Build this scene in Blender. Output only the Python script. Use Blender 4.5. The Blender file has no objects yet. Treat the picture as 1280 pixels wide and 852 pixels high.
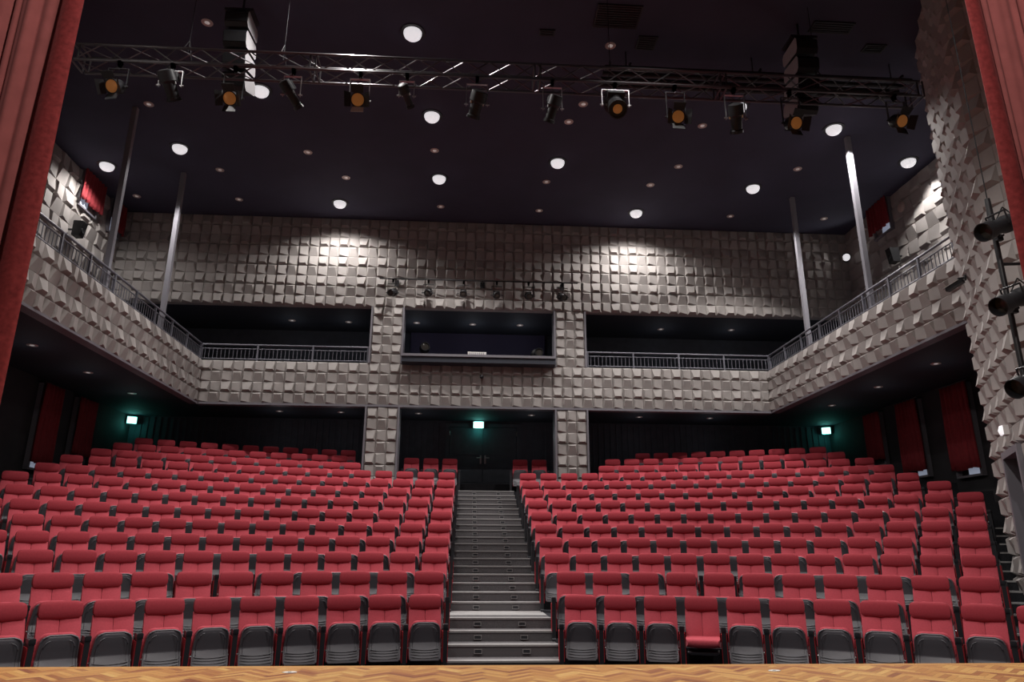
import bpy, bmesh, math, random
from mathutils import Vector, Matrix
random.seed(7)
PI = math.pi
sc = bpy.context.scene
col = sc.collection
ZO = 1.494                      # camera height above the floor of the first seat row

# ------------------------------------------------------------------ helpers
def mat(name, color, rough=0.6, metal=0.0, spec=0.4, noise=0.0, scale=20.0, bump=0.0, emit=None, estr=0.0, sheen=0.0):
    m = bpy.data.materials.new(name); m.use_nodes = True
    nt = m.node_tree; b = nt.nodes['Principled BSDF']
    b.inputs['Base Color'].default_value = (*color, 1)
    b.inputs['Roughness'].default_value = rough
    b.inputs['Metallic'].default_value = metal
    b.inputs['Specular IOR Level'].default_value = spec
    if sheen:
        b.inputs['Sheen Weight'].default_value = sheen
        b.inputs['Sheen Tint'].default_value = (*[min(1, c * 1.6 + .1) for c in color], 1)
    if noise or bump:
        tc = nt.nodes.new('ShaderNodeTexCoord')
        n = nt.nodes.new('ShaderNodeTexNoise'); n.inputs['Scale'].default_value = scale; n.inputs['Detail'].default_value = 4
        nt.links.new(tc.outputs['Object'], n.inputs['Vector'])
        if noise:
            r = nt.nodes.new('ShaderNodeValToRGB')
            r.color_ramp.elements[0].position = .3; r.color_ramp.elements[1].position = .7
            r.color_ramp.elements[0].color = (*[c * (1 - noise) for c in color], 1)
            r.color_ramp.elements[1].color = (*[min(1, c * (1 + noise)) for c in color], 1)
            nt.links.new(n.outputs['Fac'], r.inputs['Fac']); nt.links.new(r.outputs['Color'], b.inputs['Base Color'])
        if bump:
            bp = nt.nodes.new('ShaderNodeBump'); bp.inputs['Strength'].default_value = bump; bp.inputs['Distance'].default_value = .004
            nt.links.new(n.outputs['Fac'], bp.inputs['Height']); nt.links.new(bp.outputs['Normal'], b.inputs['Normal'])
    if emit:
        b.inputs['Emission Color'].default_value = (*emit, 1); b.inputs['Emission Strength'].default_value = estr
    return m

M = {
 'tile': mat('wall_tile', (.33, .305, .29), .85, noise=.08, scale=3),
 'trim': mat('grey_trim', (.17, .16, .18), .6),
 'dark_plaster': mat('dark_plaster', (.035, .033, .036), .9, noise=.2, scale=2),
 'dark_panel': mat('dark_panel', (.065, .072, .088), .75, noise=.15, scale=4),
 'ceiling': mat('ceiling_paint', (.052, .052, .085), .9, noise=.1, scale=1),
 'soffit': mat('soffit_paint', (.035, .038, .05), .8),
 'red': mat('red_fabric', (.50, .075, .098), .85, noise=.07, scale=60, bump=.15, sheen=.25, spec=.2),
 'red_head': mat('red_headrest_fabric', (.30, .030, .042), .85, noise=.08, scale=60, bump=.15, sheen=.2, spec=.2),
 'red_lining': mat('red_lining', (.50, .03, .042), .8),
 'plastic': mat('dark_grey_plastic', (.13, .125, .14), .38, spec=.5),
 'plastic_dark': mat('black_plastic', (.030, .031, .036), .42, spec=.5),
 'drape': mat('red_velvet_drape', (.30, .085, .08), .9, noise=.1, scale=8, sheen=.35, spec=.1),
 'hem': mat('red_velvet_hem', (.20, .028, .028), .85, noise=.25, scale=30, sheen=.3, spec=.1),
 'wincurtain': mat('window_curtain_red', (.22, .018, .024), .85, noise=.1, scale=10),
 'rail': mat('painted_rail', (.13, .13, .155), .45, metal=.2),
 'pole': mat('pole_paint', (.23, .225, .25), .85, spec=.05),
 'alu': mat('truss_aluminium', (.13, .125, .13), .33, metal=.9),
 'black': mat('black_metal', (.016, .016, .018), .45, spec=.4),
 'blackm': mat('black_matt', (.010, .010, .012), .8),
 'chrome': mat('bare_steel', (.42, .42, .42), .3, metal=.9),
 'amber': mat('amber_lens', (.50, .22, .07), .3, emit=(1, .38, .09), estr=.07),
 'lens_clear': mat('dark_lens', (.05, .045, .04), .15),
 'lens_warm': mat('unlit_reflector', (.55, .42, .38), .3, metal=.3),
 'bulb': mat('unlit_bulb_added_glow', (.85, .8, .78), .3, emit=(1, .9, .85), estr=.15),  # weak glow added; these small fittings are switched off
 'lamp': mat('lit_lamp', (.9, .9, .9), .5, emit=(1, .97, 1.0), estr=.62),
 'white': mat('off_white_plastic', (.62, .60, .58), .5),
 'grey_cab': mat('grey_cabinet', (.42, .41, .42), .55),
 'exit': mat('exit_panel', (.8, .9, .88), .5, emit=(.85, 1, .97), estr=.8),
 'day': mat('daylight_pane', (.5, .55, .65), .4, emit=(.62, .70, .9), estr=.22),
 'carpet': mat('stair_carpet', (.14, .132, .136), .95, noise=.5, scale=180, spec=.1),
 'nosing': mat('stair_nosing_lit_tread', (.33, .32, .315), .8, noise=.12, scale=60),
 'floor': mat('hall_carpet', (.030, .030, .034), .95, noise=.3, scale=80, spec=.1),
 'booth': mat('booth_wall', (.06, .052, .10), .8),
 'cable': mat('black_cable', (.012, .012, .012), .6),
 'tape': mat('white_tape', (.7, .68, .63), .7),
}
def wood_mat():
    m = bpy.data.materials.new('stage_parquet'); m.use_nodes = True
    nt = m.node_tree; b = nt.nodes['Principled BSDF']; b.inputs['Roughness'].default_value = .38
    a = nt.nodes.new('ShaderNodeAttribute'); a.attribute_name = 'tone'
    r = nt.nodes.new('ShaderNodeValToRGB'); e = r.color_ramp.elements
    e[0].position = 0; e[0].color = (.24, .062, .014, 1)
    e[1].position = 1; e[1].color = (.70, .42, .125, 1)
    for p_, c in ((.25, (.38, .14, .034)), (.5, (.50, .225, .052)), (.75, (.60, .305, .078))):
        x = e.new(p_); x.color = (*c, 1)
    tc = nt.nodes.new('ShaderNodeTexCoord'); mp = nt.nodes.new('ShaderNodeMapping'); mp.inputs['Scale'].default_value = (7, 30, 7)
    n = nt.nodes.new('ShaderNodeTexNoise'); n.inputs['Scale'].default_value = 2; n.inputs['Detail'].default_value = 5
    ad = nt.nodes.new('ShaderNodeMath'); ad.operation = 'MULTIPLY_ADD'; ad.inputs[1].default_value = .5; 
    nt.links.new(tc.outputs['Object'], mp.inputs['Vector']); nt.links.new(mp.outputs['Vector'], n.inputs['Vector'])
    sb = nt.nodes.new('ShaderNodeMath'); sb.operation = 'SUBTRACT'; sb.inputs[1].default_value = .5
    nt.links.new(n.outputs['Fac'], sb.inputs[0]); nt.links.new(sb.outputs[0], ad.inputs[0]); nt.links.new(a.outputs['Fac'], ad.inputs[2])
    nt.links.new(ad.outputs[0], r.inputs['Fac']); nt.links.new(r.outputs['Color'], b.inputs['Base Color'])
    return m
M['wood'] = wood_mat()

class MB:
    def __init__(s): s.v = []; s.f = []; s.m = []; s.mats = []
    def mi(s, m):
        if m not in s.mats: s.mats.append(m)
        return s.mats.index(m)
    def quad(s, pts, m):
        b = len(s.v); s.v += [tuple(p) for p in pts]; s.f.append(tuple(range(b, b + len(pts)))); s.m.append(s.mi(m))
    def add(s, vs, fs, m):
        b = len(s.v); s.v += [tuple(p) for p in vs]; k = s.mi(m)
        for f in fs: s.f.append(tuple(b + i for i in f)); s.m.append(k)
    def box(s, x0, x1, y0, y1, z0, z1, m, T=None):
        vs = [Vector(p) for p in ((x0,y0,z0),(x1,y0,z0),(x1,y1,z0),(x0,y1,z0),(x0,y0,z1),(x1,y0,z1),(x1,y1,z1),(x0,y1,z1))]
        if T is not None: vs = [T @ p for p in vs]
        s.add(vs, [(0,3,2,1),(4,5,6,7),(0,1,5,4),(1,2,6,5),(2,3,7,6),(3,0,4,7)], m)
    def tube(s, p, q, r, m, n=8, r2=None, caps=True):
        p, q = Vector(p), Vector(q); d = (q - p)
        if d.length < 1e-6: return
        d.normalize(); a = d.orthogonal().normalized(); b = d.cross(a); r2 = r if r2 is None else r2
        vs = [p + (a * math.cos(t) + b * math.sin(t)) * r for t in [2 * PI * i / n for i in range(n)]]
        vs += [q + (a * math.cos(t) + b * math.sin(t)) * r2 for t in [2 * PI * i / n for i in range(n)]]
        fs = [(i, (i + 1) % n, n + (i + 1) % n, n + i) for i in range(n)]
        if caps: fs += [tuple(range(n - 1, -1, -1)), tuple(range(n, 2 * n))]
        s.add(vs, fs, m)
    def path(s, pts, r, m, n=6):
        for a, b in zip(pts[:-1], pts[1:]): s.tube(a, b, r, m, n)
    def lathe(s, prof, m, n=20, T=None):
        # prof: (radius, z) list, revolved about local z
        vs = []; fs = []
        for (r, z) in prof:
            for i in range(n):
                t = 2 * PI * i / n; vs.append(Vector((r * math.cos(t), r * math.sin(t), z)))
        k = len(prof)
        for j in range(k - 1):
            for i in range(n):
                fs.append((j * n + i, j * n + (i + 1) % n, (j + 1) * n + (i + 1) % n, (j + 1) * n + i))
        fs.append(tuple(range(n - 1, -1, -1))); fs.append(tuple((k - 1) * n + i for i in range(n)))
        if T is not None: vs = [T @ v for v in vs]
        s.add(vs, fs, m)
    def slab(s, rows, m, ncol=7, bulge=0.0, T=None, bow=0.0):
        # rows: (z, halfwidth, yfront, yback) bottom to top; closed cushion-like body facing -y
        vs = []; fs = []; n = ncol; R = len(rows)
        cs = [-1 + 2 * i / (n - 1) for i in range(n)]
        for (z, w, yf, yb) in rows:
            for c in cs: vs.append(Vector((w * c, yf + bulge * abs(c) ** 3 , z + bow * (1 - c * c))))
        for (z, w, yf, yb) in rows:
            for c in cs: vs.append(Vector((w * c, yb, z)))
        o = R * n
        for j in range(R - 1):
            for i in range(n - 1):
                a = j * n + i; fs.append((a, a + 1, a + n + 1, a + n))
                b = o + a; fs.append((b, b + n, b + n + 1, b + 1))
            a = j * n; fs.append((a, a + n, o + a + n, o + a))
            a = j * n + n - 1; fs.append((a, o + a, o + a + n, a + n))
        for i in range(n - 1):
            fs.append((i, o + i, o + i + 1, i + 1)); a = (R - 1) * n + i; fs.append((a, a + 1, o + a + 1, o + a))
        if T is not None: vs = [T @ v for v in vs]
        s.add(vs, fs, m)
    def mesh(s, name, smooth=True, angle=40):
        me = bpy.data.meshes.new(name); me.from_pydata(s.v, [], s.f)
        for m in s.mats: me.materials.append(m)
        me.polygons.foreach_set('material_index', s.m)
        if smooth:
            me.polygons.foreach_set('use_smooth', [True] * len(s.f))
            me.set_sharp_from_angle(angle=math.radians(angle))
        me.update(); return me
    def build(s, name, parent=None, smooth=True, angle=40):
        return put(name, s.mesh(name, smooth, angle), parent)

def put(name, me, parent=None, loc=None, rot=None):
    o = bpy.data.objects.new(name, me); col.objects.link(o)
    if parent is not None: o.parent = parent
    if loc is not None: o.location = loc
    if rot is not None: o.rotation_euler = rot
    return o
def empty(name, loc=(0, 0, 0), rz=0.0):
    o = bpy.data.objects.new(name, None); col.objects.link(o); o.location = loc; o.rotation_euler = (0, 0, rz); o.empty_display_size = .1
    return o
def tag(o, label, cat, group=None, kind=None):
    o['label'] = label; o['category'] = cat
    if group: o['group'] = group
    if kind: o['kind'] = kind
    return o
def struct(o): o['kind'] = 'structure'; return o
NTH = ['first','second','third','fourth','fifth','sixth','seventh','eighth','ninth','tenth','eleventh','twelfth','thirteenth','fourteenth','fifteenth','sixteenth','seventeenth','eighteenth','nineteenth','twentieth','twenty-first','twenty-second','twenty-third','twenty-fourth','twenty-fifth']

# ------------------------------------------------------------------ key dimensions
XL, XR = -10.4, 11.75           # outer side walls
FL, FR = -7.54, 8.81            # balcony fronts
YW, YB = 20.0, 22.5             # tiled rear wall plane, dark wall behind
ZB, ZT = 5.53, 6.74             # balcony front bottom and top
ZU = 8.445                      # underside of the upper tiled wall
ZC = 11.244                     # ceiling
PLX = ((-2.9, -1.935), (2.45, 3.405))
CX, CY = .4815, 1.8634          # centre of the seat arcs
ROWS = {1:(8.776,0.0),2:(9.653,.293),3:(11.362,.574),4:(12.276,.859),5:(13.144,1.142),6:(14.033,1.431),7:(14.834,1.733),8:(15.66,2.038),9:(16.631,2.333),10:(17.475,2.63),11:(18.375,2.926),12:(19.279,3.22),13:(20.208,3.506)}
PITCH = .55
AL, AR = CX - .745, CX + .865   # centre stair edges

# ------------------------------------------------------------------ tiled walls
HM = .088
PAT = {(0,0):(.12,.12,1,1),(1,0):(.9,.15,.85,.1),(1,1):(1,1,.06,.06),(0,1):(.8,.15,.75,.1)}   # TL TR BL BR
def tiles(mb, O, U, N, w, h, tw=.29, th=.303, skip=None, pi=0, pj=0):
    """O: top corner of the panel, U along the wall, N out of the wall."""
    O, U, N = Vector(O), Vector(U).normalized(), Vector(N).normalized(); D = Vector((0, 0, -1))
    nc = max(1, round(w / tw)); nr = max(1, round(h / th)); a = w / nc; b = h / nr
    for j in range(nr):
        for i in range(nc):
            if skip and skip((i + .5) * a, (j + .5) * b): continue
            hs = PAT[((i + pi) % 2, (j + pj) % 2)]
            P = lambda u, v, k: O + U * (i * a + u) + D * (j * b + v) + N * k
            g = .0015
            base = [P(g, g, 0), P(a - g, g, 0), P(g, b - g, 0), P(a - g, b - g, 0)]
            q = []
            for (u, v, su, sv), k in zip(((0,0,1,1),(a,0,-1,1),(0,b,1,-1),(a,b,-1,-1)), hs):
                ins = .003 + .058 * k
                q.append(P(u + su * ins, v + sv * ins, .004 + HM * k))
            fl = (U.cross(D)).dot(N) < 0
            F = [(q[0], q[2], q[3], q[1]), (base[0], q[0], q[1], base[1]), (base[1], q[1], q[3], base[3]), (base[3], q[3], q[2], base[2]), (base[2], q[2], q[0], base[0])]
            for f in F: mb.quad(f, M['tile'])
    # backing sheet
    if not skip: mb.quad([O, O + U * w, O + U * w + D * h, O + D * h], M['tile'])

# rear wall, upper part over the galleries and the control booth
b = MB()
tiles(b, (XL, YW, ZC), (1,0,0), (0,-1,0), XR - XL, ZC - ZU)
b.box(XL, XR, YW + .01, YW + .2, ZU, ZC, M['tile'])
struct(b.build('wall_back', smooth=False))
# lower band carrying the gallery rails
b = MB()
tiles(b, (FL, YW, ZT), (1,0,0), (0,-1,0), FR - FL, ZT - ZB)
b.box(FL, FR, YW + .01, YW + .2, ZB, ZT, M['tile'])
struct(b.build('wall_gallery_front', smooth=False))
b = MB(); b.box(FL, FR, YW - .05, YW + .2, ZB - .06, ZB, M['trim']); struct(b.build('trim_1'))
# the two tiled pillars, above and below the band
for n_, (x0, x1) in enumerate(PLX):
    b = MB()
    for z0, z1 in ((ZT, ZU), (2.9, ZB - .06)):
        tiles(b, (x0 + .05, YW, z1), (1,0,0), (0,-1,0), x1 - x0 - .1, z1 - z0, pj=0)
        b.box(x0, x0 + .05, YW - .06, YW + .45, z0, z1, M['trim']); b.box(x1 - .05, x1, YW - .06, YW + .45, z0, z1, M['trim'])
        b.box(x0 + .05, x1 - .05, YW + .01, YW + .45, z0, z1, M['tile'])
    struct(b.build('wall_pillar', smooth=False))
# balcony fronts on both sides
b = MB(); tiles(b, (FL, 11.5, ZT), (0,1,0), (1,0,0), YW - 11.5, ZT - ZB); b.box(FL - .2, FL - .01, 11.5, YW + .2, ZB, ZT, M['tile'])
b.box(FL - .2, FL + .03, 11.5, YW, ZB - .05, ZB, M['trim']); struct(b.build('wall_balcony_left', smooth=False))
b = MB(); tiles(b, (FR, YW, ZT), (0,-1,0), (-1,0,0), YW - 11.5, ZT - ZB); b.box(FR + .01, FR + .2, 11.5, YW + .2, ZB, ZT, M['tile'])
b.box(FR - .03, FR + .2, 11.5, YW, ZB - .05, ZB, M['trim']); struct(b.build('wall_balcony_right', smooth=False))
# outer side walls: tiles above the balcony, dark blockwork below
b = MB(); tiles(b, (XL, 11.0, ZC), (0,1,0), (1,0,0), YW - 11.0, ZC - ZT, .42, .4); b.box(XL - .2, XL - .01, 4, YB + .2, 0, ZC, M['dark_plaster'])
struct(b.build('wall_left', smooth=False))
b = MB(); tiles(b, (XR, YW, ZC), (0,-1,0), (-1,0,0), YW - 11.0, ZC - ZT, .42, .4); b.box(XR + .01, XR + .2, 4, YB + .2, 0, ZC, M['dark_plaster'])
struct(b.build('wall_right', smooth=False))
# splayed walls beside the stage opening
ang = math.radians(28); A0 = Vector((8.81, 11.5, 0)); AD = Vector((-math.sin(ang), -math.cos(ang), 0)); AN = Vector((-math.cos(ang), math.sin(ang), 0))
TE = 2.70
DT0, DT1, DZ1 = 1.16, 2.2, 2.95
def splay(side):
    S = lambda p: Vector((p[0], p[1], p[2])) if side > 0 else Vector((FL + 8.81 - p[0], p[1], p[2]))
    SD = lambda v: Vector(v) if side > 0 else Vector((-v[0], v[1], v[2]))
    b = MB()
    sk = (lambda u, v: DT0 - .08 < u < DT1 + .08 and ZC - v < DZ1 + .1) if side > 0 else None
    tiles(b, S((8.81, 11.5, ZC)), SD(AD), SD(AN), TE, ZC, .3, .303, skip=sk)
    e = A0 + AD * TE; B1 = Vector((8.0, 5.6, 0)); BD = (B1 - e); L = BD.length; BD.normalize(); BN = Vector((BD.y, -BD.x, 0)); BN = BN if BN.x < 0 else -BN
    tiles(b, S((e.x, e.y, ZC)), SD(BD), SD(BN), L, ZC, .36, .303)
    # solid backing
    def back(p, d, l, n, lo, hi, t0=0, t1=None):
        t1 = l if t1 is None else t1
        p0 = p + d * t0; p1 = p + d * t1
        q = [p0 - n * .005, p1 - n * .005, p1 - n * .2, p0 - n * .2]
        vs = [S((v.x, v.y, lo)) for v in q] + [S((v.x, v.y, hi)) for v in q]
        b.add(vs, [(0,3,2,1),(4,5,6,7),(0,1,5,4),(1,2,6,5),(2,3,7,6),(3,0,4,7)], M['tile'])
    if side > 0:
        back(A0, AD, TE, AN, DZ1, ZC); back(A0, AD, TE, AN, 0, DZ1, 0, DT0); back(A0, AD, TE, AN, 0, DZ1, DT1, TE)
    else: back(A0, AD, TE, AN, 0, ZC)
    back(e, BD, L, BN, 0, ZC)
    # return wall closing the end of the side balcony
    if side > 0: b.box(8.83, XR, 11.3, 11.48, 0, ZC, M['tile'])
    else: b.box(XL, FL - .02, 11.3, 11.48, 0, ZC, M['tile'])
    struct(b.build('wall_splay_' + ('right' if side > 0 else 'left'), smooth=False))
splay(1); splay(-1)
# side doorway in the splayed wall
RZ = math.atan2(AD.y, AD.x)
TA = Matrix.Translation(A0) @ Matrix.Rotation(RZ, 4, 'Z')     # local x along wall, local -y ... out of the wall
s_out = 1 if (TA.to_3x3() @ Vector((0, 1, 0))).dot(AN) > 0 else -1
dr = empty('door_1'); struct(dr)
b = MB()
for x0, x1, z0, z1 in ((DT0 - .06, DT0 + .04, 0, DZ1 + .08), (DT1 - .04, DT1 + .06, 0, DZ1 + .08), (DT0 + .04, DT1 - .04, DZ1 - .02, DZ1 + .08)):
    b.box(x0, x1, min(-.2 * s_out, .1 * s_out), max(-.2 * s_out, .1 * s_out), z0, z1, M['trim'], TA)
b.build('door_frame', dr, False)
b = MB(); b.box(DT0 + .04, DT1 - .04, min(-.2 * s_out, -.14 * s_out), max(-.2 * s_out, -.14 * s_out), 0, DZ1 - .02, M['dark_panel'], TA); b.build('door_leaf', dr, False)
b = MB(); b.tube(TA @ Vector((DT1 - .14, -.13 * s_out, 1.9)), TA @ Vector((DT1 - .14, -.09 * s_out, 1.9)), .02, M['chrome']); b.tube(TA @ Vector((DT1 - .14, -.09 * s_out, 1.9)), TA @ Vector((DT1 - .26, -.09 * s_out, 1.9)), .011, M['chrome']); b.build('door_handle', dr)

# dark rear wall with vertical ribs, gallery back wall, partitions
b = MB(); b.box(XL, XR, YB, YB + .2, 0, ZC, M['dark_panel'])
x = XL + .1
while x < XR - .1:
    if not (-.85 < x < 1.85): b.box(x, x + .07, YB - .03, YB, 2.5, ZB - .02, M['dark_panel'])
    x += .19
struct(b.build('wall_rear_panel', smooth=False))
b = MB()
for x0, x1 in PLX: b.box(x0 + .3, x1 - .3, YW + .46, YB - .01, ZT, ZU - .01, M['booth'])
struct(b.build('wall_partition', smooth=False))
b = MB(); b.box(-1.93, 2.44, YB - .12, YB - .02, ZT, ZU - .02, M['booth']); struct(b.build('wall_booth_back', smooth=False))

# ceilings, soffits, slabs
b = MB(); b.box(XL - .2, XR + .2, -3, YB + .2, ZC, ZC + .2, M['ceiling']); struct(b.build('ceiling', smooth=False))
b = MB(); b.box(XL, FL - .21, 11.5, YB, ZB + .03, ZT - .02, M['soffit']); struct(b.build('floor_balcony_left', smooth=False))
b = MB(); b.box(FR + .21, XR, 11.5, YB, ZB + .03, ZT - .02, M['soffit']); struct(b.build('floor_balcony_right', smooth=False))
b = MB(); b.box(FL - .2, FR + .2, YW + .21, YB, ZB + .03, ZT - .02, M['soffit']); struct(b.build('floor_gallery', smooth=False))
b = MB(); b.box(XL, XR, YW + .2, YB, ZU - .005, ZU + .2, M['soffit']); struct(b.build('ceiling_gallery', smooth=False))

# booth ledge
b = MB()
b.box(-1.93, 2.44, 19.52, YW + .2, 6.86, 6.93, M['trim']); b.box(-1.93, 2.44, 19.56, YW - .002, 6.70, 6.86, M['soffit'])
struct(b.build('trim_2', smooth=False))

# rear double doors
dd = empty('door_2', (.473, YB, 3.5)); struct(dd)
b = MB(); b.box(-1.18, -1.06, -.08, 0, 0, 1.98, M['dark_panel']); b.box(1.06, 1.18, -.08, 0, 0, 1.98, M['dark_panel']); b.box(-1.06, 1.06, -.08, 0, 1.86, 1.98, M['dark_panel']); b.build('door_frame', dd, False)
for sx in (-1, 1):
    b = MB(); x0, x1 = sorted((sx * .008, sx * 1.05)); b.box(x0, x1, -.05, 0, 0, 1.85, M['dark_panel'])
    for z0, z1 in ((.15, .85), (1.0, 1.7)): b.box(x0 + .16, x1 - .16, -.062, -.05, z0, z1, M['dark_panel'])
    b.build('door_leaf', dd, False)
    b = MB(); b.tube((sx * .07, -.05, .9), (sx * .07, -.1, .9), .018, M['chrome']); b.tube((sx * .07, -.1, .9), (sx * .2, -.1, .9), .011, M['chrome'], 6); b.box(sx * .07 - .025, sx * .07 + .025, -.056, -.05, .72, .98, M['chrome']); b.build('door_handle', dd)
    for z in (1.6,):
        b = MB(); b.tube((sx * 1.05, -.09, z), (sx * 1.05, -.09, z + .12), .014, M['chrome'], 6); b.build('door_hinge', dd)

# ------------------------------------------------------------------ floor: curved terraces
NOSE = {2: 10.80, 3: 11.68}
for k in range(4, 14): NOSE[k] = CY + ROWS[k][0] - .60
b = MB(); b.box(XL, XR, 5.9, YB, -.2, 0, M['floor'])
def arcring(b, r0, r1, z0, z1, a0, a1, m, n=None):
    n = n or max(3, int(abs(a1 - a0) / math.radians(2.5)))
    P = lambda r, a, z: (CX + r * math.sin(a), CY + r * math.cos(a), z)
    for i in range(n):
        t0 = a0 + (a1 - a0) * i / n; t1 = a0 + (a1 - a0) * (i + 1) / n
        b.quad([P(r0, t0, z1), P(r0, t1, z1), P(r1, t1, z1), P(r1, t0, z1)][::-1], m)
        b.quad([P(r0, t0, z0), P(r0, t1, z0), P(r0, t1, z1), P(r0, t0, z1)], m)
    for t in (a0, a1): b.quad([P(r0, t, z0), P(r1, t, z0), P(r1, t, z1), P(r0, t, z1)], m)
for k in range(2, 14):
    r0 = NOSE[k] - CY; r1 = (NOSE[k + 1] - CY + .02) if k < 13 else 20.64
    arcring(b, r0, r1, ROWS[k - 1][1] - .02, ROWS[k][1], -1.15, 1.15, M['floor'])
b.box(XL, XR, 21.6, YB, 3.3, 3.506, M['floor'])
struct(b.build('floor', smooth=False))

# centre stairs
b = MB(); STEP = []
zprev = 0
for k in range(2, 13):
    y = NOSE[k]; z = ROWS[k][1]; zp = ROWS[k - 1][1]; zm = (z + zp) / 2; tr = .42 if k > 3 else .46
    for (ya, yb_, za, zb_) in ((y - tr - .03, y, zp - .1, zm), (y - .055, y + .5, zm - .1, z + .004)):
        b.box(AL + .02, AR - .02, ya, yb_, za, zb_, M['carpet']); b.box(AL + .02, AR - .02, ya - .012, ya + .13, zb_ - .018, zb_ + .006, M['nosing'])
        STEP.append((ya, zb_))
    y2 = NOSE[k + 1] - (.42 if k + 1 > 3 else .46)
    b.box(AL + .02, AR - .02, y + .4, y2 + .02, z - .05, z + .004, M['nosing'] if k == 3 else M['carpet'])  # wide tread is the same carpet; its lit look is put into the colour
struct(b.build('floor_stairs', smooth=False))
# side aisle half steps
SIDE_N = {-1: {1:10,2:11,3:12,4:14,5:14,6:16,7:17,8:17,9:17,10:17}, 1: {1:11,2:11,3:13,4:14,5:15,6:16,7:17,8:17,9:17,10:17}}
b = MB()
for sd in (-1, 1):
    for k in range(2, 10):
        r = NOSE[k] - CY; x0 = (1.03 if sd < 0 else 1.14) + PITCH * (SIDE_N[sd][k] - 1) + .36
        a0 = sd * x0 / ROWS[k][0]; a1 = sd * (x0 + 1.1) / ROWS[k][0]
        zm = (ROWS[k][1] + ROWS[k - 1][1]) / 2
        arcring(b, r - .36, r + .01, zm - .16, zm, min(a0, a1), max(a0, a1), M['floor'], 4)
        arcring(b, r - .365, r - .32, zm - .02, zm + .006, min(a0, a1), max(a0, a1), M['nosing'], 4)
        arcring(b, r - .008, r + .04, ROWS[k][1] - .02, ROWS[k][1] + .006, min(a0, a1), max(a0, a1), M['nosing'], 4)
struct(b.build('floor_side_steps', smooth=False))

# step lights in the risers
fm = MB(); fm.box(-.055, .055, -.012, 0, -.03, .03, M['carpet'])
for q in ((-.055, .055, .022, .03), (-.055, .055, -.03, -.022), (-.055, -.047, -.022, .022), (.047, .055, -.022, .022)): fm.box(q[0], q[1], -.018, -.012, q[2], q[3], M['nosing'])
fmesh = fm.mesh('step_light_frame', False)
lm_ = MB(); lm_.box(-.046, .046, -.015, -.0125, -.021, .021, M['plastic_dark']); lmesh = lm_.mesh('step_light_lens', False)
for i, (ya, zt) in enumerate(STEP):
    for sx, nm in ((.29, 'left-side'), (.71, 'right-side')):
        e = empty('step_light', (AL + sx * 1.61, ya - .002, zt - .08))
        tag(e, f'small rectangular step light, {nm} one in the {NTH[i]} riser up the centre stairs', 'step light', 'step lights in the centre stairs')
        put('frame', fmesh, e); put('lens', lmesh, e)

# ------------------------------------------------------------------ seats
H = .97
def prof_w(rows): return rows
def m_headrest(full=True):
    b = MB()
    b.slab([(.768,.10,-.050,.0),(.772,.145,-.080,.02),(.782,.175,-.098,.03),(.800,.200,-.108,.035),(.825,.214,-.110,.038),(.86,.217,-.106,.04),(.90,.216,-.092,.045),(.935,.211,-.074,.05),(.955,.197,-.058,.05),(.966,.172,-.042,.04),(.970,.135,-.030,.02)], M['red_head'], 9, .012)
    return b.mesh('headrest', True, 50)
def m_backrest():
    b = MB()
    for s in (-1, 1):
        T = Matrix.Translation((s * .1095, 0, 0))
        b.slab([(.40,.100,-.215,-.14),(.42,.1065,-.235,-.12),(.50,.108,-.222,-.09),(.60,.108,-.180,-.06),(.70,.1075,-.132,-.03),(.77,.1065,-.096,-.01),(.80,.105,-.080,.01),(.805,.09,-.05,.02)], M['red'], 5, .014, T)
    return b.mesh('backrest', True, 50)
def m_back_shell():
    b = MB()
    b.slab([(.33,.16,-.15,-.12),(.36,.19,-.145,-.10),(.50,.202,-.085,-.05),(.65,.204,-.035,.0),(.80,.204,.022,.05),(.90,.202,.048,.07),(.94,.185,.052,.074),(.952,.15,.052,.07)], M['plastic_dark'], 7, .0)
    return b.mesh('back_shell', True, 50)
def fold_rows(dy, top, wid):
    # tipped-up seat profile: top leans forward, bottom curls forward again
    return [(.17,wid-.02,-.386+dy),(.185,wid-.006,-.383+dy),(.23,wid,-.360+dy),(.30,wid,-.322+dy),(.375,wid-.002,-.282+dy),(.385,wid-.003,-.280+dy),(.395,wid-.003,-.282+dy),(.50,wid-.010,-.314+dy),(.565,wid-.017,-.334+dy),(.60,wid-.035,-.340+dy),(top-.012,wid-.062,-.338+dy),(top,wid-.10,-.328+dy)]
def m_shell():
    b = MB()
    rows = fold_rows(0, .628, .203)
    b.slab([(z, w, y, y + .035) for z, w, y in rows], M['plastic'], 9, .006)
    # raised rim round the top and sides
    pts = [(-w + .004, y - .004, z) for z, w, y in rows[1:]] ; top = rows[-1]
    pts += [(w - .004, y - .004, z) for z, w, y in rows[1:][::-1]]
    b.path(pts, .009, M['plastic'], 6)
    inn = [(-w * .80, y - .004, z - .05 * (z > .5)) for z, w, y in rows[3:]] + [(w * .80, y - .004, z - .05 * (z > .5)) for z, w, y in rows[3:][::-1]]
    b.path(inn, .0045, M['plastic'], 5)
    # curved ribs across the bottom
    for z0, yy in ((.200, -.374), (.232, -.358), (.264, -.342), (.292, -.327)):
        b.path([(x * .185, yy - .004, z0 + .022 * x * x) for x in (-1, -.75, -.5, -.25, 0, .25, .5, .75, 1)], .0055, M['plastic'], 5)
    for s in (-1, 1):
        b.tube((s * .19, -.25, .31), (s * .222, -.25, .31), .014, M['chrome'], 8)
    return b.mesh('seat_shell', True, 45)
def m_cushion():
    b = MB()
    rows = fold_rows(.037, .648, .214)
    b.slab([(z + .0, w, y + .012, min(y + .10, -.15 if z < .4 else -.2)) for z, w, y in rows], M['red'], 7, .01)
    return b.mesh('seat_cushion', True, 50)
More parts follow.
